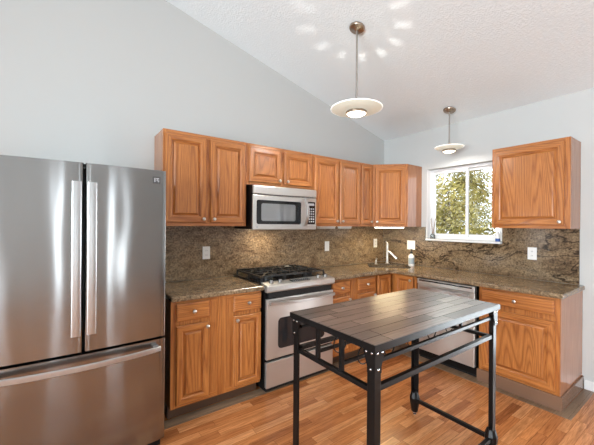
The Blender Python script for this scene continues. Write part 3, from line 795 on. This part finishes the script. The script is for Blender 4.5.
# ------------------------------------------------------------------ under-cabinet lights
def ucl(label, loc, L, rz, lit):
    t = thing('under_cabinet_light', label, 'lamp', loc, rz)
    MB().box(-L/2, L/2, -.02, .03, -.012, -.0006).build('housing', 'white_plastic', t)
    MB().box(-L/2+.005, L/2-.005, -.018, .028, -.030 if not lit else -.020, -.0125).build('diffuser', 'lit_strip' if lit else 'lamp_diffuser', t, bevel=.003)
    if lit:
        d = bpy.data.lights.new('strip', 'AREA'); l = bpy.data.objects.new('strip', d); COL.objects.link(l)
        d.shape = 'RECTANGLE'; d.size = L; d.size_y = .04; d.energy = 2.8; d.color = (1, .78, .42); l.parent = t; l.location = (0, 0, -.0215)
    return t
ucl('unlit white under-cabinet light fixture nearer the microwave', (-1.235, -.16, UB), .25, 0, False)
ucl('unlit white under-cabinet light fixture nearer the sink corner', (-.935, -.16, UB), .20, 0, False)
ucl('lit warm strip light under the angled corner cabinet', (-.425, -.425, UB), .36, R(-45), True)

# ------------------------------------------------------------------ outlets and switches
def plate(label, cat, loc, rz, w, kind):
    t = thing('outlet' if kind[0] == 'o' else 'switch_plate', label, cat, loc, rz)
    MB().box(-w/2, w/2, -.006, -.0006, -.060, .060).build('cover_plate', 'white_plastic', t, bevel=.003)
    for k, ch in enumerate(kind):
        x = (k-(len(kind)-1)/2)*.046
        if ch == 'o':
            for z in (-.021, .021):
                rc = MB().box(x-.016, x+.016, -.0085, -.0063, z-.014, z+.014).build('receptacle', 'white_plastic', t, bevel=.002)
                for q in (-.007, .0045): MB().box(x+q, x+q+.0025, -.0089, -.0086, z-.005, z+.006).build('slot', 'black_gap', rc)
        else:
            MB().box(x-.016, x+.016, -.0095, -.0063, -.033, .033).build('rocker', 'white_plastic', t, bevel=.003)
    return t
plate('white wall outlet on granite between refrigerator and range', 'outlet', (-2.628, -.020, 1.153), 0, .072, 'o')
plate('white switch plate on granite right of the range', 'switch', (-1.105, -.020, 1.163), 0, .072, 's')
plate('white wall outlet on granite behind the sink faucet', 'outlet', (-.205, -.020, 1.175), 0, .072, 'o')
plate('white double switch plate above the soap bottle', 'switch', (-.020, -.468, 1.168), WR, .118, 'ss')
plate('white wall outlet on granite under the lone wall cabinet', 'outlet', (-.020, -1.812, 1.162), WR, .076, 'o')

# ------------------------------------------------------------------ things round the sink and on the sill
fa = thing('faucet', 'brushed nickel single-handle kitchen faucet standing behind the corner sink', 'faucet', (-.222, -.242, CT1))
MB().lathe([(0, .0005), (.030, .0005), (.030, .006), (.020, .012), (.0165, .03), (.0155, .17), (.0165, .20), (.018, .23), (.015, .262), (.006, .285), (0, .288)], n=20).build('body', 'nickel', fa)
sp = [(.003, -.005, .17), (.018, -.030, .155), (.045, -.075, .105), (.062, -.104, .072)]
MB().tube(sp, [.013, .0145, .017, .018], 14).build('spout', 'nickel', fa)
MB().tube([(.0, .0, .262), (-.006, .008, .285), (-.012, .015, .300)], [.008, .006, .006], 10).build('lever', 'nickel', fa)
sd = thing('soap_dispenser', 'small brushed nickel soap pump beside the faucet', 'soap dispenser', (-.405, -.205, CT1))
MB().lathe([(0, .0005), (.020, .0005), (.020, .006), (.012, .010), (.011, .05), (.006, .055), (.005, .085), (0, .086)], n=16).build('body', 'nickel', sd)
MB().tube([(0, 0, .078), (-.012, -.02, .084), (-.028, -.045, .080)], .006, 8).build('nozzle', 'nickel', sd)
sb = thing('soap_bottle', 'white soap bottle with black pump on the counter beside the sink', 'bottle', (-.150, -.560, CT1))
MB().lathe([(0, .0005), (.034, .0005), (.037, .006), (.037, .115), (.032, .135), (.016, .150), (.013, .158), (0, .158)], n=24).build('bottle', 'white_plastic', sb)
lb = MB(); 
for k in range(9):
    a0, a1 = R(150+k*14), R(150+(k+1)*14)
    P = [Vector((r_*math.cos(a), r_*math.sin(a), z)) for z in (.030, .105) for r_, a in ((.0374, a0), (.0374, a1))]
    Q = [Vector((r_*math.cos(a), r_*math.sin(a), z)) for z in (.030, .105) for r_, a in ((.0380, a0), (.0380, a1))]
    if k % 2 == 0 or True:
        lb.faces(P+Q, [(0, 2, 3, 1), (4, 5, 7, 6), (0, 1, 5, 4), (2, 6, 7, 3), (0, 4, 6, 2), (1, 3, 7, 5)], 0)
lb.build('label', 'label_print', sb)
MB().lathe([(0, .1585), (.017, .1585), (.017, .176), (.007, .180), (.006, .205), (.012, .207), (.012, .216), (0, .216)], n=16).tube([(0, 0, .211), (-.03, -.02, .211), (-.038, -.026, .204)], .005, 8).build('pump', 'black_gloss', sb)
rdf = thing('reed_diffuser', 'small glass reed diffuser on the left end of the window sill', 'diffuser', (.022, -.745, WZ0))
MB().lathe([(0, .0005), (.026, .0005), (.028, .004), (.028, .045), (.012, .060), (.011, .075), (.008, .075), (.008, .058), (.024, .042), (.024, .006), (0, .005)], n=20).build('bottle', 'bottle_glass', rdf)
for dx, dy, h in ((.012, .035, .25), (-.012, -.05, .27), (.02, -.02, .24), (-.012, .012, .26)):
    MB().tube([(-dx*.3, -dy*.12, .008), (dx, dy, h)], .0022, 6).build('reed', 'reed', rdf)
db = thing('sill_bottle', 'small white bottle with blue base on the right end of the window sill', 'bottle', (.012, -1.492, WZ0))
MB().lathe([(0, .034), (.022, .034), (.022, .085), (.012, .095), (.010, .105), (0, .105)], n=18).build('bottle', 'white_plastic', db)
MB().lathe([(0, .0005), (.023, .0005), (.023, .033), (0, .033)], n=18).build('blue_base', 'bottle_blue', db)

# ------------------------------------------------------------------ trees beyond the window
def tree(x, y, h, cr, label, leaf, name='tree', trunk=.11, bark='bark', n=2600, ls=.07, low=.12, grp=None):
    t = thing(name, label, 'tree', (x, y, -.3), random.uniform(0, 6), grp)
    mb = MB(); lean = random.uniform(-.25, .25)
    pts = [(lean*u*u*2, lean*.6*u*u, .002+h*.95*u) for u in [k/8 for k in range(9)]]
    mb.tube(pts, [trunk*(1-.8*k/8) for k in range(9)], 9)
    tips = []
    for k in range(26):
        u = random.uniform(.12, .92); p = Vector(pts[int(u*8)]); a = random.uniform(0, 6.28); L = cr*random.uniform(.5, .92)*(1.05-.5*u)
        q = p+Vector((math.cos(a)*L, math.sin(a)*L, L*random.uniform(.2, .7))); m_ = (p+q)/2+Vector((0, 0, .1*L))
        r_ = trunk*.32*(1-.6*u); mb.tube([p, m_, q], [r_, r_*.6, r_*.2], 6); tips += [m_, q, (m_+q)/2]
    mb.build('trunk', bark, t)
    fb = MB(); P = []; F = []
    for k in range(n):
        c = random.choice(tips) if random.random() < .55 else None
        if c is None:
            while True:
                d = Vector((random.uniform(-1, 1), random.uniform(-1, 1), random.uniform(-1, 1)))
                if .15 < d.length < 1: break
            c = Vector((d.x*cr, d.y*cr, h*(low+1)/2+d.z*h*(1-low)/2))
        else: c = c+Vector([random.gauss(0, cr*.16) for _ in range(3)])
        q = math.hypot(c.x, c.y)
        if q > cr: c.x *= cr/q; c.y *= cr/q
        c.z = min(max(c.z, .06), h)
        s_ = ls*random.uniform(.6, 1.3)
        a = Vector([random.gauss(0, 1) for _ in range(3)]).normalized(); e_ = a.orthogonal().normalized(); f_ = a.cross(e_)
        i = len(P)
        P += [c-e_*s_, c+f_*s_*.5, c+e_*s_, c-f_*s_*.5]; F.append((i, i+1, i+2, i+3))
    me = bpy.data.meshes.new('foliage'); me.from_pydata([tuple(p) for p in P], [], F); me.materials.append(MATS[leaf])
    o = bpy.data.objects.new('foliage', me); COL.objects.link(o); o.parent = t
    return t
TL = [(4.3, -.9, 3.3, 'leaves_olive', 'olive green bushy tree outside, level with the window end by the wall cabinet'),
      (4.3, 1.25, 2.9, 'leaves_gold', 'golden bushy tree outside, nearest the glass behind the window mullion'),
      (5.0, 3.6, 4.0, 'leaves_grey', 'grey-green tree outside, nearest the glass toward the jamb with the reeds'),
      (6.9, .1, 4.2, 'leaves_gold', 'golden tree outside in the second line behind the olive bushy tree'),
      (7.3, 4.6, 4.8, 'leaves_gold', 'golden tree outside, standing beside the birch on the jamb side'),
      (9.6, 1.2, 5.4, 'leaves_grey', 'tall pale grey-green tree far outside behind the wall cabinet side of the window'),
      (9.9, 3.5, 5.6, 'leaves_gold', 'tall golden tree far outside directly behind the birch'),
      (10.2, 5.9, 5.6, 'leaves_olive', 'tall olive tree far outside, the farthest toward the window jamb')]
for x, y, h, lf, lab in TL: tree(x, y, h, 1.02, lab, lf, n=8000, ls=.034+.0030*x, low=.0, trunk=.06)
tree(5.6, 2.42, 5.6, .5, 'slim white-trunked birch standing in the middle of the trees outside', 'leaves_gold', 'birch_tree', .13, 'birch_bark', n=700, ls=.04, low=.45)

# things of one kind share a group
GROUPS = {'upper_cabinet': 'oak wall cabinets', 'base_cabinet': 'oak base cabinets', 'countertop': 'granite countertops', 'backsplash': 'granite backsplash slabs',
          'pendant_lamp': 'pendant lamps', 'under_cabinet_light': 'lights under the wall cabinets', 'outlet': 'white wall outlets', 'switch_plate': 'white switch plates', 'tree': 'trees outside the window'}
for o in scene.objects:
    k = o.name.split('.')[0]
    if o.parent is None and k in GROUPS: o['group'] = GROUPS[k]
